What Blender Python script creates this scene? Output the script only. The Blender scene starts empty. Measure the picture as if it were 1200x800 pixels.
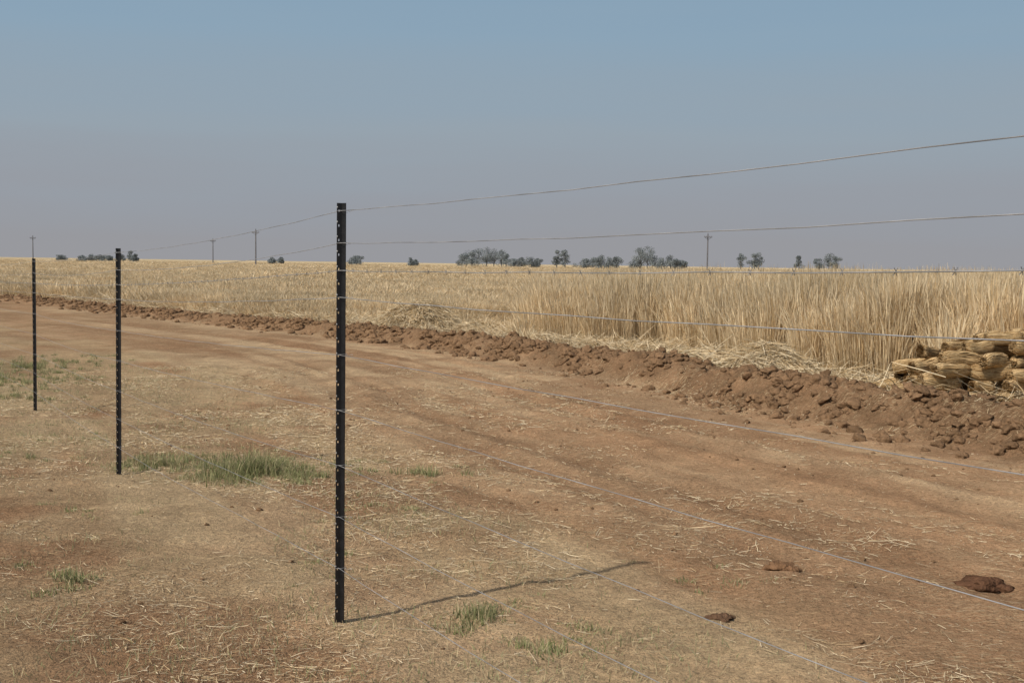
import bpy, math, random
import numpy as np
from mathutils import Vector, Matrix
random.seed(3)
rng = np.random.default_rng(7)
S = bpy.context.scene

# ------------------------------------------------------------------ noise
def hash2(ix, iy, seed):
    n = (ix.astype(np.int64)*374761393 + iy.astype(np.int64)*668265263 + seed*144269504) & 0xffffffff
    n = ((n ^ (n >> 13))*1274126177) & 0xffffffff
    n = n ^ (n >> 16)
    return (n & 0xffffff)/float(0xffffff)
def vn(x, y, seed=0):
    x = np.asarray(x, float); y = np.asarray(y, float)
    ix = np.floor(x); iy = np.floor(y); fx = x-ix; fy = y-iy
    fx = fx*fx*(3-2*fx); fy = fy*fy*(3-2*fy)
    a = hash2(ix, iy, seed); b = hash2(ix+1, iy, seed); c = hash2(ix, iy+1, seed); d = hash2(ix+1, iy+1, seed)
    return (a*(1-fx)+b*fx)*(1-fy)+(c*(1-fx)+d*fx)*fy
def fbm(x, y, seed=0, o=4):
    r = 0; a = .5; t = 0
    for i in range(o):
        r = r+a*vn(x, y, seed+i*17); t += a; a *= .5; x = x*2.03+3.1; y = y*2.03+1.7
    return r/t
def sstep(a, b, x):
    t = np.clip((x-a)/(b-a), 0, 1); return t*t*(3-2*t)

# ------------------------------------------------------------------ terrain
_ky = [-400, -20, 0, 5, 9.75, 13.75, 18.1, 22.6, 26, 34, 44, 60, 120, 300, 3000]
_kx = [160, 17, 8.4, 6.3, 4.3, 2.62, 1.2, -.9, -3.2, -9.75, -17.3, -30, -80, -235, -2500]
_ty = np.arange(-60, 200, .25); _tx = np.interp(_ty, _ky, _kx)
k = np.hanning(17); k /= k.sum(); _tx2 = np.convolve(np.pad(_tx, 8, 'edge'), k, 'valid')
_tx2[:12] = _tx[:12]; _tx2[-12:] = _tx[-12:]
def xb(y):
    return np.where((y > -58) & (y < 197), np.interp(y, _ty, _tx2), np.interp(y, _ky, _kx))
def lat(x, y):
    m = (xb(y+.5)-xb(y-.5))
    return (x-xb(y))/np.sqrt(1+m*m)
def berm_mask(s):
    return sstep(-.15, .6, s)*(1-sstep(.75, 1.6, s))
def height(x, y, detail=True):
    x = np.asarray(x, float); y = np.asarray(y, float)
    s = lat(x, y)
    s = s+.30*(fbm(x*1.6, y*1.6, 5, 3)-.5)*np.clip(y/12, .5, 2)
    z = -.25+.58*np.exp(-np.clip(y, -2, 400)/9.)
    Hb = np.interp(y, [0, 9, 15, 23, 35, 60, 120], [.34, .34, .34, .27, .18, .11, .0])
    bm = berm_mask(s)
    z = z+Hb*bm*(.55+.75*fbm(x*1.8, y*1.8, 11, 3))
    z = z+bm*.15*(np.abs(fbm(x*4.5, y*4.5, 21, 4)-.5)*2)*np.clip(Hb/.3, 0, 1)
    z = z+bm*.05*(fbm(x*11, y*11, 23, 2)-.5)
    z = z+sstep(1.2, 2.5, s)*.04
    near = 1-sstep(25, 60, np.hypot(x, y))
    z = z+near*(.035*(fbm(x*.7, y*.7, 31, 3)-.5)+.028*(fbm(x*4, y*4, 41, 3)-.5)+.014*(vn(x*12, y*12, 51)-.5))
    for c, w, dpt in ((-1.5, .10, .022), (-1.75, .06, -.014), (-2.1, .12, .024), (-2.5, .08, -.016), (-3.6, .12, .022), (-3.9, .06, -.014), (-4.15, .10, .018), (-4.9, .12, .014)):
        cc = c+.16*(vn(y*.3, c, 3)-.5)
        z = z-near*dpt*np.exp(-((s-cc)/w)**2)*(.5+vn(y*1.2, c*9, 4))
    z = z+near*.018*(vn(s*6, y*.25, 57)-.5)*sstep(-6, -5, s)*(1-sstep(-.6, -.1, s))
    z = z+(sstep(150, 700, np.hypot(x, y)))*(.5*(fbm(x*.004, y*.004, 61, 2)-.5))
    return z

def new_mesh_obj(name, verts, faces, mat=None, smooth=False, cols=None, link=True):
    me = bpy.data.meshes.new(name)
    verts = np.asarray(verts, np.float32); faces = np.asarray(faces, np.int32)
    nf, kf = faces.shape
    me.vertices.add(len(verts)); me.vertices.foreach_set('co', verts.ravel())
    me.loops.add(nf*kf); me.loops.foreach_set('vertex_index', faces.ravel())
    me.polygons.add(nf)
    me.polygons.foreach_set('loop_start', np.arange(0, nf*kf, kf, dtype=np.int32))
    me.polygons.foreach_set('loop_total', np.full(nf, kf, dtype=np.int32))
    me.update(calc_edges=True)
    me.polygons.foreach_set('use_smooth', np.full(nf, smooth))
    if cols is not None:
        a = me.color_attributes.new('Col', 'FLOAT_COLOR', 'POINT')
        c = np.ones((len(verts), 4), np.float32); c[:, :3] = cols
        a.data.foreach_set('color', c.ravel())
    if mat: me.materials.append(mat)
    ob = bpy.data.objects.new(name, me)
    if link: S.collection.objects.link(ob)
    return ob

# ------------------------------------------------------------------ materials
def mat_base(name):
    m = bpy.data.materials.new(name); m.use_nodes = True
    nt = m.node_tree; nt.nodes.clear()
    return m, nt, nt.nodes, nt.links
def attr_mat(name, transl=0.0, var=.25, inst=False, nscale=3., bump=0, bscale=60, gain=1.):
    m, nt, N, L = mat_base(name)
    out = N.new('ShaderNodeOutputMaterial'); b = N.new('ShaderNodeBsdfDiffuse')
    a = N.new('ShaderNodeAttribute'); a.attribute_name = 'Col'
    geo = N.new('ShaderNodeNewGeometry')
    nz = N.new('ShaderNodeTexNoise'); nz.inputs['Scale'].default_value = nscale; nz.inputs['Detail'].default_value = 2
    L.new(geo.outputs['Position'], nz.inputs['Vector'])
    mr = N.new('ShaderNodeMapRange'); mr.inputs[1].default_value = .3; mr.inputs[2].default_value = .7
    mr.inputs[3].default_value = (1-var)*gain; mr.inputs[4].default_value = (1+var)*gain
    L.new(nz.outputs['Fac'], mr.inputs[0])
    mul = N.new('ShaderNodeVectorMath'); mul.operation = 'SCALE'
    L.new(a.outputs['Color'], mul.inputs[0]); L.new(mr.outputs[0], mul.inputs['Scale'])
    src = mul.outputs[0]
    if inst:
        oi = N.new('ShaderNodeObjectInfo'); m2 = N.new('ShaderNodeMapRange')
        m2.inputs[3].default_value = .84; m2.inputs[4].default_value = 1.14
        L.new(oi.outputs['Random'], m2.inputs[0])
        mu2 = N.new('ShaderNodeVectorMath'); mu2.operation = 'SCALE'
        L.new(src, mu2.inputs[0]); L.new(m2.outputs[0], mu2.inputs['Scale']); src = mu2.outputs[0]
    L.new(src, b.inputs['Color'])
    if bump:
        n2 = N.new('ShaderNodeTexNoise'); n2.inputs['Scale'].default_value = bscale; n2.inputs['Detail'].default_value = 5
        L.new(geo.outputs['Position'], n2.inputs['Vector'])
        bp = N.new('ShaderNodeBump'); bp.inputs['Strength'].default_value = bump; bp.inputs['Distance'].default_value = .02
        L.new(n2.outputs['Fac'], bp.inputs['Height']); L.new(bp.outputs[0], b.inputs['Normal'])
    if transl > 0:
        t = N.new('ShaderNodeBsdfTranslucent'); L.new(src, t.inputs['Color'])
        mx = N.new('ShaderNodeMixShader'); mx.inputs[0].default_value = transl
        L.new(b.outputs[0], mx.inputs[1]); L.new(t.outputs[0], mx.inputs[2]); L.new(mx.outputs[0], out.inputs[0])
    else:
        L.new(b.outputs[0], out.inputs[0])
    return m

def ground_material():
    m, nt, N, L = mat_base('dry_soil')
    out = N.new('ShaderNodeOutputMaterial'); b = N.new('ShaderNodeBsdfDiffuse')
    b.inputs['Roughness'].default_value = .6
    L.new(b.outputs[0], out.inputs[0])
    a = N.new('ShaderNodeAttribute'); a.attribute_name = 'Col'
    geo = N.new('ShaderNodeNewGeometry')
    def noise(scale, det=5, vec=None, rough=.6):
        n = N.new('ShaderNodeTexNoise'); n.inputs['Scale'].default_value = scale; n.inputs['Detail'].default_value = det
        n.inputs['Roughness'].default_value = rough
        L.new(vec if vec else geo.outputs['Position'], n.inputs['Vector']); return n.outputs['Fac']
    def mr(src, a0, a1, b0, b1):
        n = N.new('ShaderNodeMapRange'); L.new(src, n.inputs[0])
        for i, v in enumerate((a0, a1, b0, b1)): n.inputs[i+1].default_value = v
        return n.outputs[0]
    def scale(c, f):
        n = N.new('ShaderNodeVectorMath'); n.operation = 'SCALE'; L.new(c, n.inputs[0]); L.new(f, n.inputs['Scale']); return n.outputs[0]
    c = scale(a.outputs['Color'], mr(noise(2.2, 5), .3, .7, .84, 1.18))
    c = scale(c, mr(noise(30, 5, None, .75), .3, .7, .66, 1.34))
    c = scale(c, mr(noise(100, 2), .32, .45, .52, 1.0))
    for rz, seed in ((25, 0), (-50, 7), (80, 3)):
        mp = N.new('ShaderNodeMapping'); mp.inputs['Rotation'].default_value = (0, 0, math.radians(rz))
        mp.inputs['Scale'].default_value = (16, 95, 1); mp.inputs['Location'].default_value = (seed, seed, 0)
        L.new(geo.outputs['Position'], mp.inputs['Vector'])
        f = mr(noise(1, 2, mp.outputs[0]), .60, .68, 0, .6)
        patch = mr(noise(1.3, 3), .42, .6, .2, 1)
        mu = N.new('ShaderNodeMath'); mu.operation = 'MULTIPLY'; L.new(f, mu.inputs[0]); L.new(patch, mu.inputs[1])
        mx = N.new('ShaderNodeMix'); mx.data_type = 'RGBA'
        L.new(mu.outputs[0], mx.inputs['Factor']); L.new(c, mx.inputs['A']); mx.inputs['B'].default_value = (.58, .46, .28, 1)
        c = mx.outputs['Result']
    L.new(c, b.inputs['Color'])
    ad = N.new('ShaderNodeMath'); ad.operation = 'ADD'
    h1 = noise(20, 6, None, .7); h2 = mr(noise(90, 3), 0, 1, 0, .4)
    L.new(h1, ad.inputs[0]); L.new(h2, ad.inputs[1])
    bp = N.new('ShaderNodeBump'); bp.inputs['Strength'].default_value = 1.; bp.inputs['Distance'].default_value = .04
    L.new(ad.outputs[0], bp.inputs['Height']); L.new(bp.outputs[0], b.inputs['Normal'])
    return m

# ------------------------------------------------------------------ ground mesh
def axis_pos(a, b, d0, growth, lim):
    core = list(np.arange(a, b, d0)); v = b; d = d0; up = []
    while v < lim: up.append(v); v += d; d *= growth
    up.append(v)
    v = a-d0; d = d0; dn = []
    while v > -lim: dn.append(v); v -= d; d *= growth
    dn.append(v)
    return np.array(dn[::-1]+core+up)
xs = axis_pos(-3.5, 5.6, .036, 1.03, 2500)
ys = list(np.arange(2.4, 12, .034)); v = 12.
while v < 3000:
    ys.append(v); v += .034*(v/12)**2
    if v > 400: v += 25
ys.append(v)
v = 2.3; d = .06; lo = []
while v > -400: lo.append(v); v -= d; d *= 1.18
ys = np.array(lo[::-1]+ys)
X, Y = np.meshgrid(xs, ys); X = X.ravel(); Y = Y.ravel()
Z = height(X, Y)

def soil_color(x, y):
    s = lat(x, y)
    red = np.array([.405, .248, .138]); tan = np.array([.50, .355, .212]); dark = np.array([.275, .16, .088])
    straw = np.array([.53, .41, .24]); berm = np.array([.215, .130, .072]); olive = np.array([.36, .31, .17])
    n1 = fbm(s*1.6, y*.22+s*.1, 71, 4)
    n2 = fbm(x*.9, y*.9, 81, 4)
    n3 = fbm(s*4.5, y*.35, 91, 3)
    t = np.clip(sstep(.33, .62, n1*.55+n3*.45)*1.0, 0, 1)[:, None]*np.where(s < 0, np.clip(.75+.25*(y-8)/10, .65, 1), 1)[:, None]
    c = red*(1-t)+tan*t
    k = (sstep(.50, .66, fbm(s*1.1+9, y*.22, 95, 3))*.55)[:, None]
    c = c*(1-k)+dark*k
    k = (sstep(.55, .68, fbm(x*1.6, y*1.3, 97, 4))*.4)[:, None]
    c = c*(1-k)+dark*k
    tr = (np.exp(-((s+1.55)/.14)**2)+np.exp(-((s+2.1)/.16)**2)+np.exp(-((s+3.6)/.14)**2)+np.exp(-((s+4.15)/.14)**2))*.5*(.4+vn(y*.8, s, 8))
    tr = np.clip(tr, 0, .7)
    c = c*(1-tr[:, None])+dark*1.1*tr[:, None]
    fl = (sstep(-7.6, -6.6, s)*(1-sstep(-5.4, -4.4, s))*.45+(1-sstep(-7.6, -6.6, s))*.35)*sstep(.35, .6, n2)
    c = c*(1-fl[:, None])+straw*fl[:, None]
    ol = (1-sstep(-8.6, -7.4, s))*sstep(.42, .62, fbm(x*.5, y*.5, 99, 3))*.55
    c = c*(1-ol[:, None])+olive*ol[:, None]
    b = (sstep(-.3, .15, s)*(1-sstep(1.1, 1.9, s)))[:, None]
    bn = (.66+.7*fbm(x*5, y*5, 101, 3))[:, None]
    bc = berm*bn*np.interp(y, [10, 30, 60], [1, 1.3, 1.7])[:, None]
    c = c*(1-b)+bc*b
    f = sstep(1.1, 1.9, s)[:, None]
    fc = straw*(.75+.5*fbm(x*.6, y*.6, 103, 4))[:, None]
    c = c*(1-f)+fc*f
    far = sstep(140, 320, np.hypot(x, y))[:, None]
    fc = np.array([.50, .39, .235])*(.8+.4*fbm(x*.02, y*.006, 105, 4))[:, None]
    c = c*(1-far)+fc*far
    return c
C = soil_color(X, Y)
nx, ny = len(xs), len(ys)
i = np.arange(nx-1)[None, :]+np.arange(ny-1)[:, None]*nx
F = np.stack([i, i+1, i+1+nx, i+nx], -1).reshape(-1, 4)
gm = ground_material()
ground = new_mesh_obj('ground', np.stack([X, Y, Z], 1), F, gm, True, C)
print('ground verts', len(X))

# ------------------------------------------------------------------ scatter helper (geometry nodes)
def scatter(name, pts, rots, scls, variants, idx=None):
    col = bpy.data.collections.new(name+'_source')
    for o in variants: col.objects.link(o)
    me = bpy.data.meshes.new(name)
    me.vertices.add(len(pts)); me.vertices.foreach_set('co', np.asarray(pts, np.float32).ravel())
    for nm, arr in (('rot', rots), ('scl', scls)):
        a = me.attributes.new(nm, 'FLOAT_VECTOR', 'POINT'); a.data.foreach_set('vector', np.asarray(arr, np.float32).ravel())
    a = me.attributes.new('pick', 'INT', 'POINT')
    if idx is None: idx = rng.integers(0, len(variants), len(pts))
    a.data.foreach_set('value', np.asarray(idx, np.int32))
    me.update()
    ob = bpy.data.objects.new(name, me); S.collection.objects.link(ob)
    ng = bpy.data.node_groups.new(name+'_nodes', 'GeometryNodeTree')
    ng.interface.new_socket('Geometry', in_out='INPUT', socket_type='NodeSocketGeometry')
    ng.interface.new_socket('Geometry', in_out='OUTPUT', socket_type='NodeSocketGeometry')
    N = ng.nodes; L = ng.links
    gi = N.new('NodeGroupInput'); go = N.new('NodeGroupOutput')
    ci = N.new('GeometryNodeCollectionInfo'); ci.inputs['Collection'].default_value = col
    ci.inputs['Separate Children'].default_value = True; ci.inputs['Reset Children'].default_value = True
    ip = N.new('GeometryNodeInstanceOnPoints'); ip.inputs['Pick Instance'].default_value = True
    def na(nm, dt):
        n = N.new('GeometryNodeInputNamedAttribute'); n.data_type = dt; n.inputs['Name'].default_value = nm
        return n.outputs['Attribute']
    e = N.new('FunctionNodeEulerToRotation')
    L.new(na('rot', 'FLOAT_VECTOR'), e.inputs[0]); L.new(e.outputs[0], ip.inputs['Rotation'])
    L.new(na('scl', 'FLOAT_VECTOR'), ip.inputs['Scale']); L.new(na('pick', 'INT'), ip.inputs['Instance Index'])
    L.new(gi.outputs[0], ip.inputs['Points']); L.new(ci.outputs[0], ip.inputs['Instance']); L.new(ip.outputs[0], go.inputs[0])
    md = ob.modifiers.new('scatter', 'NODES'); md.node_group = ng
    return ob

def ribbons(paths, widths, side, cols):
    n, kk, _ = paths.shape
    s = side[:, None, :]*widths[..., None]*.5
    v = np.stack([paths-s, paths+s], 2).reshape(-1, 3)
    base = (np.arange(n)*kk*2)[:, None]+(np.arange(kk-1)*2)[None, :]
    f = np.stack([base, base+1, base+3, base+2], -1).reshape(-1, 4)
    c = np.repeat(cols.reshape(n*kk, 3), 2, axis=0)
    return v, f, c

straw_pal = np.array([[.65, .52, .33], [.73, .605, .40], [.58, .44, .26], [.69, .575, .39], [.50, .365, .20]])
def straw_cols(n): return straw_pal[rng.integers(0, len(straw_pal), n)]*(.85+.3*rng.random((n, 1)))

# ------------------------------------------------------------------ tall dry grass
def tuft(name, n, R, hmin, hmax, w, lean, droop, mat):
    kk = 5
    a = rng.random(n)*2*np.pi; r = R*np.sqrt(rng.random(n))
    bx, by = np.cos(a)*r, np.sin(a)*r
    h = hmin+(hmax-hmin)*rng.random(n)**1.1
    da = a+rng.normal(0, .8, n); ln = np.abs(rng.normal(0, lean, n))+.015
    t = np.array([0, .3, .62, .84, 1.])[None, :]
    off = (ln[:, None]*t+droop*ln[:, None]*3*t**3)*h[:, None]
    P = np.stack([bx[:, None]+np.cos(da)[:, None]*off, by[:, None]+np.sin(da)[:, None]*off,
                  h[:, None]*(t-.15*t**3*ln[:, None]*4)-.03], -1)
    hd = np.where(rng.random(n) < .4, 2.0, 1.)[:, None]
    W = w*(.6+.8*rng.random(n))[:, None]*np.array([1., 1, .7, 1.0, .3])[None, :]
    W[:, 3:4] *= hd; W[:, 4:5] *= hd
    sa = rng.random(n)*np.pi
    side = np.stack([np.cos(sa), np.sin(sa), np.zeros(n)], 1)
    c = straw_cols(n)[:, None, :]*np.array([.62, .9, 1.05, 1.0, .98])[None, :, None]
    v, f, cc = ribbons(P, W, side, c)
    return new_mesh_obj(name, v, f, mat, False, cc, link=False)
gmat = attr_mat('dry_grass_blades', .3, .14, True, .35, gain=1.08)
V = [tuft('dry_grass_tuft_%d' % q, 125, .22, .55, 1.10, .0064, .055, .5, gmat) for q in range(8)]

def in_view_wedge(x, y, m=1.25):
    return (np.abs(x) < .43*m*y+4) & (y > 6)
def hgrass(x, y):
    tall = sstep(.1, .7, x-(y-28)*.03+(fbm(y*.5, x*.3, 7, 2)-.5)*.9)*(1-sstep(60, 85, y))
    h_t = np.clip(1.18+(x-.4)*.06, 1.18, 1.50)
    h_s = .60+.30*(fbm(x*.08, y*.08, 17, 3)-.5)*2
    stub = sstep(-6, -4.2, x)*(1-sstep(-.1, .7, x))*(1-sstep(31, 36, y))
    h_s = h_s*(1-stub)+.17*stub
    return h_t*tall+h_s*(1-tall), tall
P = []; R_ = []; Sc = []
def add_grass(n, x0, x1, y0, y1, smin, wide=1., hs=1.):
    x = rng.uniform(x0, x1, n); y = rng.uniform(y0, y1, n)
    s = lat(x, y); h, tall = hgrass(x, y)
    edge = smin+1.4*(fbm(x*.7, y*.7, 27, 3)-.5)*2
    e2 = np.where(tall > .4, edge, np.minimum(edge, 2.0+.6*(fbm(x*.5, y*.5, 29, 2)-.5)))
    gap = sstep(.38, .52, fbm(x*1.1, y*1.1, 45, 3))
    ok = in_view_wedge(x, y) & (s > e2) & (rng.random(n) < np.where(h < .35, .5, 1)*(.3+.7*gap))
    ok &= ~((x < 8.2) & (x > 3.8) & (y > 12.3) & (y < 15.9))
    x, y, h, s, e2 = x[ok], y[ok], h[ok], s[ok], e2[ok]
    ed = np.clip((s-e2)/.6, 0, 1)
    hh = h*(.80+.36*fbm(x*.8, y*.8, 37, 3))*(.88+.22*rng.random(len(x)))*(.76+.24*ed)*hs
    P.append(np.stack([x, y, height(x, y)-.02], 1))
    m = len(x)
    wd = (rng.uniform(-.09, .09, (m, 2)))+np.array([.0, .04])
    R_.append(np.stack([wd[:, 0], wd[:, 1], rng.random(m)*6.28], 1))
    w = (.9+.5*rng.random(m))*wide
    Sc.append(np.stack([w, w, hh], 1))
add_grass(26000, -12, 20, 11, 45, 3.8, 1.0)
add_grass(23000, -45, 48, 40, 90, 3.0, 1.7)
add_grass(16000, -110, 110, 88, 220, 3.0, 3.4, 1.0)
add_grass(9000, -330, 330, 215, 620, 3.0, 8., 1.1)
P = np.concatenate(P); R_ = np.concatenate(R_); Sc = np.concatenate(Sc)
print('grass instances', len(P))
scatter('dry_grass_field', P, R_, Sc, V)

# ------------------------------------------------------------------ litter on ground
def flat_straws(name, x, y, ln, wd, lift, mat, cols=None, zoff=.004, ang=None, pitch=.05):
    n = len(x); kk = 3
    if ang is None: ang = rng.random(n)*np.pi*2
    t = np.linspace(-.5, .5, kk)[None, :]
    bend = rng.normal(0, .12, n)[:, None]*(t**2)*4*.25
    dx, dy = np.cos(ang)[:, None], np.sin(ang)[:, None]
    px = x[:, None]+(dx*t-dy*bend)*ln[:, None]; py = y[:, None]+(dy*t+dx*bend)*ln[:, None]
    pz = height(px.ravel(), py.ravel()).reshape(px.shape)
    pz = pz+zoff+lift[:, None]*rng.random((n, 1))+np.abs(rng.normal(0, pitch, n))[:, None]*(t+.5)*ln[:, None]
    Pth = np.stack([px, py, pz], -1)
    roll = rng.normal(0, .5, n)
    side = np.stack([-np.sin(ang)*np.cos(roll), np.cos(ang)*np.cos(roll), np.sin(roll)], 1)
    W = wd[:, None]*np.array([1, 1, .5])[None, :]
    c = (straw_cols(n) if cols is None else cols)[:, None, :]*np.ones((1, kk, 1))
    v, f, cc = ribbons(Pth, W, side, c)
    return new_mesh_obj(name, v, f, mat, False, cc)
smat = attr_mat('straw', .1, .15, False, 2)
n = 380000
x = rng.uniform(-6.5, 7, n); y = 2.6+rng.random(n)**1.35*16
s = lat(x, y)
dens = .2+.55*sstep(-7.7, -6.6, s)*(1-sstep(-5.2, -4.2, s))+.22*(1-sstep(-7.6, -7, s))
dens = dens*(.12+1.7*sstep(.44, .70, fbm(x*1.3, y*1.3, 111, 5)))+.9*sstep(.54, .68, fbm(s*1.8, y*.3, 121, 3))*(.3+fbm(x*3, y*3, 122, 2))*sstep(.4, .6, fbm(x*4, y*4, 123, 2))
dens *= np.where(s > 0, .5, 1)
ok = (rng.random(n) < dens*.75) & (s < 1.2)
x, y = x[ok], y[ok]; n = len(x); print('straws', n)
ln = .012+.07*rng.random(n)**3.2+(rng.random(n) < .015)*.16*rng.random(n)
flat_straws('straw_litter', x, y, ln, (.0015+.002*rng.random(n))*np.clip(y/6, .8, 2), np.full(n, .004), smat, pitch=.12)

n = 90000
y = rng.uniform(9, 46, n); s0 = .9+3.8*rng.random(n)
x = xb(y)+s0*1.12
ok = rng.random(n) < (.3+1.0*sstep(.35, .6, fbm(x*1.1, y*1.1, 131, 3)))*np.where(s0 < 1.4, .3, 1)
x, y = x[ok], y[ok]; n = len(x)
flat_straws('cut_straw_strip', x, y, .12+.5*rng.random(n)**1.5, .006+.006*rng.random(n),
            .22*sstep(.42, .7, fbm(x*1.6, y*1.6, 141, 2))+.02, smat, pitch=.25)

def blades(name, x, y, h, w, cols, mat, lean=.4):
    n = len(x); kk = 3; a = rng.random(n)*6.283; t = np.linspace(0, 1, kk)[None, :]
    l = np.abs(rng.normal(0, lean, n))[:, None]
    P = np.stack([x[:, None]+np.cos(a)[:, None]*l*t**1.5*h[:, None], y[:, None]+np.sin(a)[:, None]*l*t**1.5*h[:, None],
                  height(x, y)[:, None]-.005+h[:, None]*(t-.2*l*t*t)], -1)
    W = w[:, None]*np.array([1, .8, .15])[None, :]
    sa = rng.random(n)*3.14; side = np.stack([np.cos(sa), np.sin(sa), 0*sa], 1)
    c = cols[:, None, :]*np.array([.8, 1, 1.1])[None, :, None]
    v, f, cc = ribbons(P, W, side, c)
    return new_mesh_obj(name, v, f, mat, False, cc)
green = np.array([[.235, .25, .11], [.30, .31, .145], [.40, .37, .20], [.54, .45, .27], [.18, .205, .08]])
gx, gy, gh = [], [], []
def patch(cx, cy, rx, ry, n, h, rot=0.):
    m = max(3, int(n/30)); ca = rng.random(m)*6.283; cr = rng.random(m)**.8
    ox, oy = cx+np.cos(ca)*cr*rx, cy+np.sin(ca)*cr*ry
    hh = h*(1.1-.75*cr)*rng.uniform(.5, 1.2, m)
    q = rng.integers(0, m, n)
    gx.append(ox[q]+rng.normal(0, .03, n)); gy.append(oy[q]+rng.normal(0, .03, n))
    gh.append(hh[q]*(.35+.75*rng.random(n)))
patch(-1.85, 8.5, .5, .6, 3000, .19); patch(-1.55, 8.3, .6, .5, 900, .08)
patch(-2.62, 8.9, .40, .5, 1400, .13); patch(-2.2, 9.1, .8, .9, 1300, .08)
patch(-.62, 8.65, .5, .4, 600, .09); patch(-1.2, 8.8, .6, .6, 500, .06)
patch(-1.92, 5.15, .16, .24, 420, .07); patch(-2.3, 5.5, .2, .2, 160, .04)
patch(-.13, 4.6, .15, .22, 560, .08); patch(.16, 4.25, .18, .18, 440, .065); patch(.3, 4.45, .15, .15, 200, .05); patch(.05, 4.9, .2, .2, 150, .04)
patch(-.6, 7.0, .7, .6, 300, .05); patch(.9, 5.3, .6, .6, 180, .045); patch(-2.4, 6.9, .6, .6, 180, .045); patch(-.9, 5.6, .5, .5, 160, .04)
patch(-6.9, 15.2, 1.5, 2.6, 6500, .12); patch(-7.4, 18, 1.6, 2.8, 4500, .12); patch(-5.6, 13.6, .9, 1., 800, .08)
patch(-4.0, 10.4, 1., 1.1, 400, .05); patch(-3.6, 9.0, .6, .7, 320, .05)
gx = np.concatenate(gx); gy = np.concatenate(gy); gh = np.concatenate(gh)
bm_ = attr_mat('green_grass_blades', .25, .15, False, 3)
blades('green_grass_tufts', gx, gy, gh, .003+.003*rng.random(len(gx))*np.clip(gy/8, 1, 2), green[rng.choice(5, len(gx), p=[.24, .24, .22, .20, .10])], bm_, .6)
n = 160000
x = rng.uniform(-9, 3, n); y = 2.7+16*rng.random(n)**1.2; s = lat(x, y)
dens = (.5*(1-sstep(-7.4, -6.8, s))+.9*sstep(-7.8, -6.9, s)*(1-sstep(-5.9, -4.8, s)))*sstep(.44, .60, fbm(x*2.2, y*2.2, 151, 4))
ok = rng.random(n) < dens; x, y = x[ok], y[ok]; n = len(x)
sp = np.array([[.46, .38, .22], [.56, .45, .27], [.35, .33, .18], [.28, .29, .14]])
blades('grass_stubble', x, y, .012+.04*rng.random(n), .0025+.002*rng.random(n), sp[rng.integers(0, 4, n)], bm_, .9)

# ------------------------------------------------------------------ clods
import bmesh
from mathutils import noise as mnoise
cmat = attr_mat('soil_clod', 0, .25, True, 25, .9, 70)
def clod(name, seed, col=(.228, .140, .078), link=False):
    bm = bmesh.new(); bmesh.ops.create_icosphere(bm, subdivisions=3, radius=1)
    for v_ in bm.verts:
        p = v_.co.copy(); q = p+Vector((seed*3.1, seed, 0))
        d = 1+.45*mnoise.noise(q*1.3)+.36*mnoise.noise(q*2.9)+.18*mnoise.noise(q*7)
        v_.co = p*d; v_.co.z *= .72
    for f_ in bm.faces: f_.smooth = True
    me = bpy.data.meshes.new(name); bm.to_mesh(me); bm.free()
    a = me.color_attributes.new('Col', 'FLOAT_COLOR', 'POINT')
    for dd in a.data: dd.color = (*col, 1)
    me.materials.append(cmat)
    ob = bpy.data.objects.new(name, me)
    if link: S.collection.objects.link(ob)
    return ob
CV = [clod('soil_clod_%d' % q, q+1) for q in range(7)]
n = 24000
y = 6+44*rng.random(n)**1.6; s0 = rng.normal(.5, .42, n)
x = xb(y)+s0*1.1
keep = rng.random(n) < sstep(.40, .58, fbm(x*1.8, y*1.8, 161, 3))+.15
x, y = x[keep], y[keep]; n = len(x)
r = .005+.062*rng.random(n)**6
r = r*np.interp(y, [8, 20, 45], [1, 1.3, 1.4])
n2 = 3600; y2 = 3+14*rng.random(n2); x2 = rng.uniform(-4, 6, n2); s2 = lat(x2, y2); ok = (s2 < 0) & (rng.random(n2) < np.exp(s2*.55)+.22)
x2, y2 = x2[ok], y2[ok]; r2 = .003+.016*rng.random(len(x2))**5
x = np.concatenate([x, x2]); y = np.concatenate([y, y2]); r = np.concatenate([r, r2]); n = len(x)
scatter('soil_clods', np.stack([x, y, height(x, y)+r*.1], 1), rng.random((n, 3))*np.array([.6, .6, 6.28]),
        np.stack([r*(.8+.5*rng.random(n)), r*(.8+.5*rng.random(n)), r*(.7+.4*rng.random(n))], 1), CV)
for (cx, cy, w, hgt, col) in ((2.18, 5.43, .105, .05, (.15, .078, .045)), (1.31, 5.66, .075, .035, (.23, .13, .07)), (.853, 4.71, .045, .02, (.17, .10, .06))):
    o = clod('dirt_clod', cx*7, col, True)
    o.location = (cx, cy, float(height(np.array([cx]), np.array([cy]))[0])+hgt*.3); o.scale = (w, w*.75, hgt)
    for q in range(12):
        c2 = clod('lump_%d' % q, cx*5+q, col, True); c2.parent = o
        aa = q*2.05+cx; rr_ = random.uniform(.5, 1.2); c2.location = (math.cos(aa)*rr_, math.sin(aa)*rr_, .35-rr_*.5); sc = .14+.26*random.random(); c2.scale = (sc, sc, sc*1.5)

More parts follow.
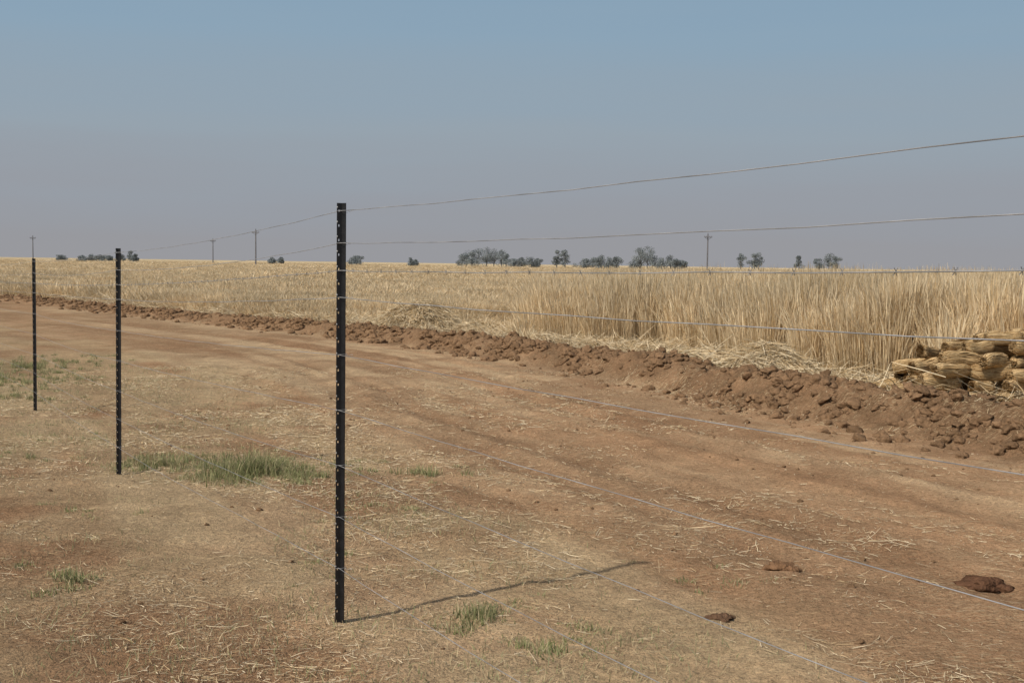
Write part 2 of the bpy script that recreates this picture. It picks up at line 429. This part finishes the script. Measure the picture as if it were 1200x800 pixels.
# ------------------------------------------------------------------ straw heaps
def heap(name, cx, cy, rx, ry, h, n):
    u = rng.random(n)*6.283; rr = np.sqrt(rng.random(n))
    lx, ly = np.cos(u)*rr*rx, np.sin(u)*rr*ry
    lz = h*(1-rr**2)**.8*(.8+.4*fbm(lx*4+cx, ly*4, 3, 2))*rng.uniform(.75, 1.05, n)
    x, y = cx+lx, cy+ly; z0 = height(x, y)
    ang = u+rng.normal(0, 1.0, n); ln = .25+.45*rng.random(n)
    t = np.linspace(-.5, .5, 4)[None, :]
    px = x[:, None]+np.cos(ang)[:, None]*t*ln[:, None]; py = y[:, None]+np.sin(ang)[:, None]*t*ln[:, None]
    sl = -h/rx*.9*rr*np.cos(ang-u)+rng.normal(0, .22, n)
    pz = (z0+lz)[:, None]+sl[:, None]*t*ln[:, None]-.3*(t**2)*ln[:, None]
    roll = rng.random(n)*3.14
    side = np.stack([-np.sin(ang)*np.cos(roll), np.cos(ang)*np.cos(roll), np.sin(roll)], 1)
    c = straw_cols(n)[:, None, :]*np.ones((1, 4, 1))*.95
    v, f, cc = ribbons(np.stack([px, py, pz], -1), (.006+.006*rng.random(n))[:, None]*np.ones((1, 4)), side, c)
    return new_mesh_obj(name, v, f, smat, False, cc)
heap('straw_heap', -2.2, 28.2, 1.1, .8, .78, 5000)
heap('straw_heap', -.9, 27.8, .8, .6, .30, 1500)
heap('straw_heap', 3.7, 17.3, .75, .7, .5, 3400)
heap('straw_heap', 2.9, 18.5, .8, .7, .35, 2400)
heap('straw_heap', 4.3, 15.6, .6, .5, .2, 1200)

# ------------------------------------------------------------------ thatch bundles
tmat = attr_mat('thatch_straw', 0, .2, False, 9, .3, 90)
def bundle(name, L_=.46, R0=.074):
    nr, na_ = 18, 18
    t = np.linspace(-.5, .5, nr); th = np.linspace(0, 2*np.pi, na_, endpoint=False)
    sd = rng.random()*50; by_ = rng.uniform(-.03, .03); tint = rng.uniform(.78, 1.05)
    def rad(tt, aa):
        r = R0*(1.0+.12*np.abs(tt)-.14*tt)*(.80+.30*vn(tt*3+sd, np.cos(aa)*1.5+3, 4)+.20*vn(np.cos(aa)*3+sd, np.sin(aa)*3, 9))
        r = r/(np.abs(np.cos(aa))**4+np.abs(np.sin(aa))**4)**(1/4.)
        return r*np.sqrt(np.clip(1-(np.abs(tt)/.53)**8, .02, 1))
    def bow(tt): return by_*(tt*2)**2
    T, A = np.meshgrid(t, th, indexing='ij'); R = rad(T, A)*.94
    v1 = np.stack([T*L_, np.cos(A)*R+bow(T), np.sin(A)*R], -1).reshape(-1, 3)
    ii = np.arange(nr-1)[:, None]*na_; jj = np.arange(na_)[None, :]; j2 = (jj+1) % na_
    f1 = np.stack([ii+jj, ii+j2, ii+na_+j2, ii+na_+jj], -1).reshape(-1, 4)
    c1 = np.tile(np.array([.27, .17, .08]), (len(v1), 1))  # core coloured dark to paint shade into the gaps of the pile
    n = 420; kk = 6
    a = rng.random(n)*6.283; c0 = rng.uniform(-.45, .45, n); l = rng.uniform(.15, .6, n)
    tt = c0[:, None]+(np.linspace(-.5, .5, kk)[None, :])*l[:, None]
    tt = np.clip(tt, -.525, .525)
    aa = a[:, None]+rng.normal(0, .12, n)[:, None]*np.linspace(-1, 1, kk)[None, :]
    rr = rad(np.clip(tt, -.49, .49), aa)*(.93+.08*rng.random((n, 1)))
    Pp = np.stack([tt*L_, np.cos(aa)*rr+bow(tt), np.sin(aa)*rr], -1)
    side = np.stack([0*a, -np.sin(a), np.cos(a)], 1)
    v2, f2, c2 = ribbons(Pp, np.full((n, kk), .006), side, straw_cols(n)[:, None, :]*np.ones((1, kk, 1))*np.array([.92, .80, .64])*tint)
    n = 300; a = rng.random(n)*6.283; q = np.sqrt(rng.random(n))
    sg = np.where(rng.random(n) < .5, -1., 1.); Re = R0*.9*q
    t0 = sg[:, None]*(np.array([.36, .47, .53])[None, :]+rng.normal(0, .015, (n, 1)))
    Pp = np.stack([t0*L_, (np.cos(a)*Re)[:, None]*np.array([.8, 1, 1.02])+bow(t0), (np.sin(a)*Re)[:, None]*np.array([.8, 1, 1.02])], -1)
    b_ = rng.random(n)*3.14; side = np.stack([0*a, np.cos(b_), np.sin(b_)], 1)
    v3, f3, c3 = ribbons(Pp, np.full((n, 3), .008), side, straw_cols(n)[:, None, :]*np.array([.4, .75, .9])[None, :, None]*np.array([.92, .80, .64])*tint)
    vs = [v1, v2, v3]; fs = [f1, f2, f3]; off = 0; FF = []
    for vv, ff in zip(vs, fs): FF.append(ff+off); off += len(vv)
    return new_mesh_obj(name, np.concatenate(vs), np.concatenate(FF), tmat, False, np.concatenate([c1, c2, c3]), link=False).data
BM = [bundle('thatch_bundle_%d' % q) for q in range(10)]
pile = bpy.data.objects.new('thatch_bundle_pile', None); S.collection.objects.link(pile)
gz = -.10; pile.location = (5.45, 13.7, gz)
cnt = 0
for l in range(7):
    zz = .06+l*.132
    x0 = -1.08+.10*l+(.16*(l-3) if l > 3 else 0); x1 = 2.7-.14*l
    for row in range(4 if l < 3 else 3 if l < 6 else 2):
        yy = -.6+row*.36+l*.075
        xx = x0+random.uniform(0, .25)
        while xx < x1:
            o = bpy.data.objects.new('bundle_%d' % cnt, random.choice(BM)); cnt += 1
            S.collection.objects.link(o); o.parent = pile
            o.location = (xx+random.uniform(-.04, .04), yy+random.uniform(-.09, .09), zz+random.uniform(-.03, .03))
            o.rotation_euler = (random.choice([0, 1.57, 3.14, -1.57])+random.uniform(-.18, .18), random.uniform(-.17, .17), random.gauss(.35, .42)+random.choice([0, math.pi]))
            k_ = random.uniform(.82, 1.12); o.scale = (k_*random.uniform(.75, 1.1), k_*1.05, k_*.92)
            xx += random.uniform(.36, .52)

# ------------------------------------------------------------------ fence
def simple_mat(name, col, rough, metal=0, nvar=.0, nscale=40):
    m, nt, N, L = mat_base(name)
    out = N.new('ShaderNodeOutputMaterial'); b = N.new('ShaderNodeBsdfPrincipled'); L.new(b.outputs[0], out.inputs[0])
    b.inputs['Roughness'].default_value = rough; b.inputs['Metallic'].default_value = metal
    nz = N.new('ShaderNodeTexNoise'); nz.inputs['Scale'].default_value = nscale; nz.inputs['Detail'].default_value = 4
    tc = N.new('ShaderNodeNewGeometry'); L.new(tc.outputs['Position'], nz.inputs['Vector'])
    cr = N.new('ShaderNodeValToRGB')
    cr.color_ramp.elements[0].position = .3; cr.color_ramp.elements[1].position = .75
    cr.color_ramp.elements[0].color = (*[c*(1-nvar) for c in col], 1); cr.color_ramp.elements[1].color = (*[min(1, c*(1+nvar)) for c in col], 1)
    L.new(nz.outputs['Fac'], cr.inputs[0]); L.new(cr.outputs[0], b.inputs['Base Color'])
    return m
black = simple_mat('black_bitumen_paint', (.010, .010, .011), .42, 0, .5)
galv = simple_mat('galvanised_wire', (.36, .355, .35), .5, .35, .4, 9)
bead_mat = simple_mat('hole_light_grey', (.34, .34, .33), .5, .3, .3, 60)  # pale grey for the dots of light at the post holes

posts = [(1.50, .65, 1.785, .28), (-.652, 4.553, 1.720, .118), (-2.775, 8.395, 1.569, -.031), (-5.02, 12.53, 1.484, -.116),
         (-7.42, 16.6, 1.43, -.17), (-9.7, 20.7, 1.40, -.2), (-12.1, 24.8, 1.38, -.22), (-14.6, 28.8, 1.36, -.23)]
def make_post(i, p):
    x, y, top, base = p
    z0 = base-.35; H = top-z0
    finw = .0195; us = [0, .009, .0145, finw]
    zc = [0]; zz = top-z0-.03; marks = []
    while zz > .3: marks.append(zz); zz -= .055
    for mk in marks[::-1]: zc += [mk-.0042, mk+.0042]
    zc.append(H)
    bm = bmesh.new()
    for kf in range(3):
        a = math.radians([200, 320, 80][kf]+i*7)
        dx, dy = math.cos(a), math.sin(a)
        th = .0022; nx_, ny_ = -dy*th, dx*th
        grid = {}
        for sd in (-1, 1):
            for ui, u in enumerate(us):
                for zi, z in enumerate(zc):
                    grid[sd, ui, zi] = bm.verts.new((dx*u+nx_*sd, dy*u+ny_*sd, z))
        nu, nz = len(us), len(zc)
        hole = lambda ui, zi: (kf == 0 and ui == 1 and zi % 2 == 1 and 0 < zi < nz-1)
        def solid(ui, zi): return 0 <= ui < nu-1 and 0 <= zi < nz-1 and not hole(ui, zi)
        for ui in range(nu-1):
            for zi in range(nz-1):
                if not solid(ui, zi): continue
                for sd in (-1, 1):
                    q = [grid[sd, ui, zi], grid[sd, ui+1, zi], grid[sd, ui+1, zi+1], grid[sd, ui, zi+1]]
                    bm.faces.new(q if sd < 0 else q[::-1])
                for (du, dz, e0, e1) in ((-1, 0, (ui, zi), (ui, zi+1)), (1, 0, (ui+1, zi), (ui+1, zi+1)), (0, -1, (ui, zi), (ui+1, zi)), (0, 1, (ui, zi+1), (ui+1, zi+1))):
                    if not solid(ui+du, zi+dz):
                        if du == -1 and ui == 0: continue
                        bm.faces.new([grid[-1, e0[0], e0[1]], grid[-1, e1[0], e1[1]], grid[1, e1[0], e1[1]], grid[1, e0[0], e0[1]]])
    bmesh.ops.recalc_face_normals(bm, faces=bm.faces)
    me = bpy.data.meshes.new('fence_post'); bm.to_mesh(me); bm.free(); me.materials.append(black)
    o = bpy.data.objects.new('fence_post', me); S.collection.objects.link(o)
    o.location = (x, y, z0)
    o.rotation_euler = (0, [0, .0, .004, .002, 0, 0, 0, 0][i], 0)
    bm = bmesh.new()
    for mi, mk in enumerate(marks):
        if mk < .36: continue
        a = math.radians([200, 320][0]+i*7)
        c = Vector((math.cos(a)*.0175, math.sin(a)*.0175-.0025, mk+.012+random.uniform(-.002, .002)))
        bmesh.ops.create_uvsphere(bm, u_segments=8, v_segments=5, radius=.0026+.0008*random.random(), matrix=Matrix.Translation(c)@Matrix.Diagonal((.9, .6, 1.1, 1)))  # pale beads stand in for light showing through the post holes
    me2 = bpy.data.meshes.new('hole_light_beads'); bm.to_mesh(me2); bm.free(); me2.materials.append(bead_mat)
    o2 = bpy.data.objects.new('hole_light_beads', me2); S.collection.objects.link(o2); o2.parent = o
for i, p in enumerate(posts): make_post(i, p)

offs = [.030, .152, .256, .357, .575, .787, 1.0, 1.2, 1.40]
cu = bpy.data.curves.new('fence_wire', 'CURVE'); cu.dimensions = '3D'; cu.bevel_depth = .0011; cu.bevel_resolution = 2
def spl(pts, r=1.):
    s_ = cu.splines.new('POLY'); s_.points.add(len(pts)-1)
    for q, pp in enumerate(pts): s_.points[q].co = (*pp, 1); s_.points[q].radius = r
ext = [(3.7, -3.3, 1.85, .4)]+posts
for wi, of in enumerate(offs):
    pts = []
    for a, b in zip(ext[:-1], ext[1:]):
        sag = random.uniform(.008, .022) if wi not in (2,) else .01
        if wi < 2: sag += .012
        sw = random.uniform(-.01, .01)
        for q in range(16):
            t = q/16
            z = a[2]*(1-t)+b[2]*t-of-sag*4*t*(1-t)
            pts.append((a[0]*(1-t)+b[0]*t+sw*math.sin(t*6.28), a[1]*(1-t)+b[1]*t-.022, z+.0015*math.sin(q*2.3+wi)))
    spl(pts, 1.15 if wi < 4 else .95)
    for p in posts:
        z = p[2]-of; ring = []
        for q in range(12):
            aa = q*.62; ring.append((p[0]+.021*math.cos(aa), p[1]+.021*math.sin(aa), z+(q-6)*.0009))
        spl(ring, .6)
        spl([(p[0]+.018+.005*q, p[1]-.022+.003*math.cos(q*1.6), z+.003*math.sin(q*1.6)) for q in range(7)], .7)
    if wi == 2:
        for a, b in zip(ext[:-2], ext[1:-1]):
            for q in range(1, 34):
                t = q/34; c = Vector((a[0]*(1-t)+b[0]*t, a[1]*(1-t)+b[1]*t-.022, a[2]*(1-t)+b[2]*t-of-.01*4*t*(1-t)))
                for sg in (-1, 1):
                    spl([c+Vector((-.003*sg, .003, -.006)), c+Vector((.001, 0, .001)), c+Vector((.003*sg, -.003, .007))], .7)
fw = bpy.data.objects.new('fence_wire', cu); S.collection.objects.link(fw); cu.materials.append(galv)

# ------------------------------------------------------------------ distant trees (one mass)
def trees():
    Vv, Ff, Cc = [], [], []; off = 0
    def add(v, f, c):
        nonlocal off
        Vv.append(v); Ff.append(f+off); Cc.append(c); off += len(v)
    D = 450.
    spec = [(540, 5.0, 5), (545, 5.6, 6), (552, 6.4, 6), (559, 7.4, 7), (569, 8.0, 7), (577, 7.4, 7), (586, 7.0, 6), (592, 5.6, 5), (601, 3.6, 5), (610, 4.0, 5), (622, 4.4, 6), (628, 3.8, 4),
            (651, 7.8, 4), (661, 7.6, 5), (684, 4.0, 6), (693, 4.4, 5), (703, 5.8, 6), (712, 4.8, 5), (721, 5.4, 4.5), (749, 8.8, 7), (757, 9.6, 8), (763, 7.6, 6), (773, 5.0, 6), (784, 5.8, 6), (790, 4.6, 5),
            (866, 7.2, 4), (882, 7.2, 5), (887, 7.6, 5), (934, 6.6, 4), (958, 5.6, 4), (969, 7.4, 6), (976, 6.6, 5), (742, 4.2, 6), (798, 4.0, 4),
            (412, 3.2, 5), (419, 4.0, 4), (480, 3.8, 3.4), (486, 3.0, 3), (96, 2.8, 4), (107, 3.0, 4), (118, 2.8, 4), (128, 2.6, 3), (139, 3.8, 4), (153, 4.6, 4.4), (158, 3.6, 3), (318, 2.9, 4), (329, 3.0, 3), (72, 2.5, 4)]
    for px, h, w in spec:
        d = D*rng.uniform(.92, 1.1); x0 = (px-600)/1400*d; h = h*d/D; w = w*d/D; z0 = -.3
        def limb(p0, p1, r0, r1):
            p0, p1 = np.array(p0), np.array(p1); ax = (p1-p0)/np.linalg.norm(p1-p0)
            u = np.cross(ax, [.3, .9, .1]); u /= np.linalg.norm(u); w_ = np.cross(ax, u)
            a = np.arange(6)/6*6.283
            ring = np.cos(a)[:, None]*u+np.sin(a)[:, None]*w_
            v = np.concatenate([p0+ring*r0, p1+ring*r1]); j = np.arange(6)
            f = np.stack([j, (j+1) % 6, (j+1) % 6+6, j+6], 1)
            add(v, f, np.tile([.18, .175, .175], (12, 1)))  # trunk and limb grey carries the same painted haze
        top = (x0+rng.normal(0, .3), d, z0+h*.7)
        limb((x0, d, z0), top, .22, .09)
        nl = int(rng.integers(6, 10)); lobes = []
        for q in range(nl):
            zz = z0+h*rng.uniform(.3, .86); sp = w*.38*(1-abs((zz-z0)/h-.55)*.9)
            cx = x0+rng.normal(0, 1)*sp*.62; cy = d+rng.normal(0, 1)*sp*.6; r_ = w*rng.uniform(.16, .27)
            lobes.append((cx, cy, zz, r_)); limb((x0, d, z0+h*rng.uniform(.2, .5)), (cx, cy, zz), .10, .03)
        lobes.append((x0, d, z0+h*.85, w*.2)); lobes.append((x0, d, z0+h*.5, w*.3))
        lobes.append((x0+rng.normal(0, .2)*w, d, z0+h*.3, w*.3))
        if h < 5.6: lobes.append((x0, d, z0+h*.3, w*.45))
        for cx, cy, cz, r_ in lobes:
            m = 120; p = rng.normal(0, 1, (m, 3)); p /= np.linalg.norm(p, axis=1)[:, None]; p *= (rng.random((m, 1))**.4)*r_*np.array([1.1, 1.1, .85])
            p += np.array([cx, cy, cz]); p[:, 2] = np.minimum(p[:, 2], z0+h*1.02)
            e1 = rng.normal(0, 1, (m, 3)); e1 /= np.linalg.norm(e1, axis=1)[:, None]
            e2 = np.cross(e1, rng.normal(0, 1, (m, 3))); e2 /= np.linalg.norm(e2, axis=1)[:, None]
            sz = rng.uniform(.12, .28, (m, 1))
            v = np.stack([p-e1*sz, p-e2*sz*.6, p+e1*sz, p+e2*sz*.6], 1).reshape(-1, 3)
            f = np.arange(m*4).reshape(m, 4)
            cc = np.array([.25, .275, .275])*rng.uniform(.8, 1.2)  # distance haze is mixed into the leaf colour as a pale grey-blue tint
            add(v, f, np.tile(cc, (m*4, 1)))
    new_mesh_obj('distant_trees', np.concatenate(Vv), np.concatenate(Ff), attr_mat('haze_tinted_foliage', .25, .2, False, .4), False, np.concatenate(Cc))
trees()

# ------------------------------------------------------------------ utility poles
wood = simple_mat('weathered_pole_wood', (.16, .155, .16), .9, 0, .2, 2)
def pole(px, d, H):
    x = (px-600)/1400*d
    bm = bmesh.new()
    def box(cx, cy, cz, sx, sy, sz, rot=None):
        M = Matrix.Translation((cx, cy, cz))@(rot if rot else Matrix.Identity(4))@Matrix.Diagonal((sx, sy, sz, 1))
        bmesh.ops.create_cube(bm, size=1, matrix=M)
    bmesh.ops.create_cone(bm, cap_ends=True, segments=10, radius1=.20, radius2=.13, depth=H, matrix=Matrix.Translation((0, 0, H/2)))
    box(0, -.16, H-.75, 1.9, .12, .14)
    for sg in (-1, 1):
        box(sg*.40, -.15, H-1.05, .9, .06, .07, Matrix.Rotation(sg*-.6, 4, 'Y'))
    for sx in (-.88, -.4, .4, .88):
        bmesh.ops.create_cone(bm, cap_ends=True, segments=8, radius1=.09, radius2=.05, depth=.28, matrix=Matrix.Translation((sx, -.16, H-.54)))
    bmesh.ops.create_cone(bm, cap_ends=True, segments=8, radius1=.08, radius2=.04, depth=.3, matrix=Matrix.Translation((0, 0, H+.15)))
    me = bpy.data.meshes.new('utility_pole'); bm.to_mesh(me); bm.free(); me.materials.append(wood)
    o = bpy.data.objects.new('utility_pole', me); S.collection.objects.link(o); o.location = (x, d, -.5); o.rotation_euler = (0, 0, random.uniform(-.5, .5))
pole(827, 270, 9.3); pole(299, 300, 9.6); pole(249, 420, 9.2); pole(38.5, 410, 9.2)

# ------------------------------------------------------------------ light + sky
el = math.radians(42.5); az = math.atan2(-1.27, -1.19)
sun = bpy.data.lights.new('sun', 'SUN'); sun.energy = 3.2; sun.angle = math.radians(1.); sun.color = (1, .94, .85)
so = bpy.data.objects.new('sun', sun); S.collection.objects.link(so)
sd = Vector((math.sin(az)*math.cos(el), math.cos(az)*math.cos(el), math.sin(el)))
so.rotation_euler = sd.to_track_quat('Z', 'Y').to_euler(); so.location = (-10, -10, 20)
w = bpy.data.worlds.new('World'); S.world = w; w.use_nodes = True
N = w.node_tree.nodes; L = w.node_tree.links; N.clear()
out = N.new('ShaderNodeOutputWorld'); bg = N.new('ShaderNodeBackground'); bg.inputs[1].default_value = .1; L.new(bg.outputs[0], out.inputs[0])
sky = N.new('ShaderNodeTexSky'); sky.sky_type = 'NISHITA'; sky.sun_disc = False; sky.sun_elevation = el; sky.sun_rotation = az % (2*math.pi)
sky.dust_density = 3; sky.air_density = 1.2
tc = N.new('ShaderNodeTexCoord'); sp = N.new('ShaderNodeSeparateXYZ'); L.new(tc.outputs['Generated'], sp.inputs[0])
mpn = N.new('ShaderNodeMapping'); mpn.inputs['Scale'].default_value = (1.2, 1.2, 14); L.new(tc.outputs['Generated'], mpn.inputs[0])
nz = N.new('ShaderNodeTexNoise'); nz.inputs['Scale'].default_value = 1.6; nz.inputs['Detail'].default_value = 3; L.new(mpn.outputs[0], nz.inputs['Vector'])
ma = N.new('ShaderNodeMath'); ma.operation = 'MULTIPLY_ADD'; L.new(nz.outputs['Fac'], ma.inputs[0]); ma.inputs[1].default_value = .07; ma.inputs[2].default_value = -.035
ad = N.new('ShaderNodeMath'); ad.operation = 'ADD'; L.new(sp.outputs['Z'], ad.inputs[0]); L.new(ma.outputs[0], ad.inputs[1])
mr = N.new('ShaderNodeMapRange'); mr.inputs[1].default_value = -.02; mr.inputs[2].default_value = .28; L.new(ad.outputs[0], mr.inputs[0])
cr = N.new('ShaderNodeValToRGB'); L.new(mr.outputs[0], cr.inputs[0])
E = cr.color_ramp.elements
def lin(r, g, b):
    f = lambda c: (c/255/12.92) if c/255 <= .04045 else ((c/255+.055)/1.055)**2.4
    return (f(r), f(g), f(b), 1)
E[0].position = 0; E[0].color = lin(153, 153, 157)
E[1].position = 1; E[1].color = lin(127, 158, 184)
for pos, c in ((.12, (152, 153, 158)), (.25, (151, 156, 164)), (.42, (150, 163, 174)), (.7, (140, 164, 183))):
    e = E.new(pos); e.color = lin(*c)
sc = N.new('ShaderNodeVectorMath'); sc.operation = 'SCALE'; sc.inputs['Scale'].default_value = 10; L.new(cr.outputs[0], sc.inputs[0])
mf = N.new('ShaderNodeMapRange'); mf.interpolation_type = 'SMOOTHSTEP'; mf.inputs[1].default_value = .22; mf.inputs[2].default_value = .6; L.new(sp.outputs['Z'], mf.inputs[0])
mx = N.new('ShaderNodeMix'); mx.data_type = 'RGBA'; L.new(mf.outputs[0], mx.inputs['Factor']); L.new(sc.outputs[0], mx.inputs['A']); L.new(sky.outputs[0], mx.inputs['B'])
L.new(mx.outputs['Result'], bg.inputs[0])

# ------------------------------------------------------------------ camera
cam = bpy.data.cameras.new('camera'); co = bpy.data.objects.new('camera', cam); S.collection.objects.link(co)
cam.sensor_width = 36; cam.lens = 42; cam.clip_end = 6000; cam.clip_start = .05
M = Matrix.Translation((0, 0, 1.5))@Matrix.Rotation(math.radians(90-3.72), 4, 'X')@Matrix.Rotation(math.radians(.8), 4, 'Z')
co.matrix_world = M
S.camera = co
S.view_settings.view_transform = 'Standard'; S.view_settings.look = 'None'; S.view_settings.exposure = 0
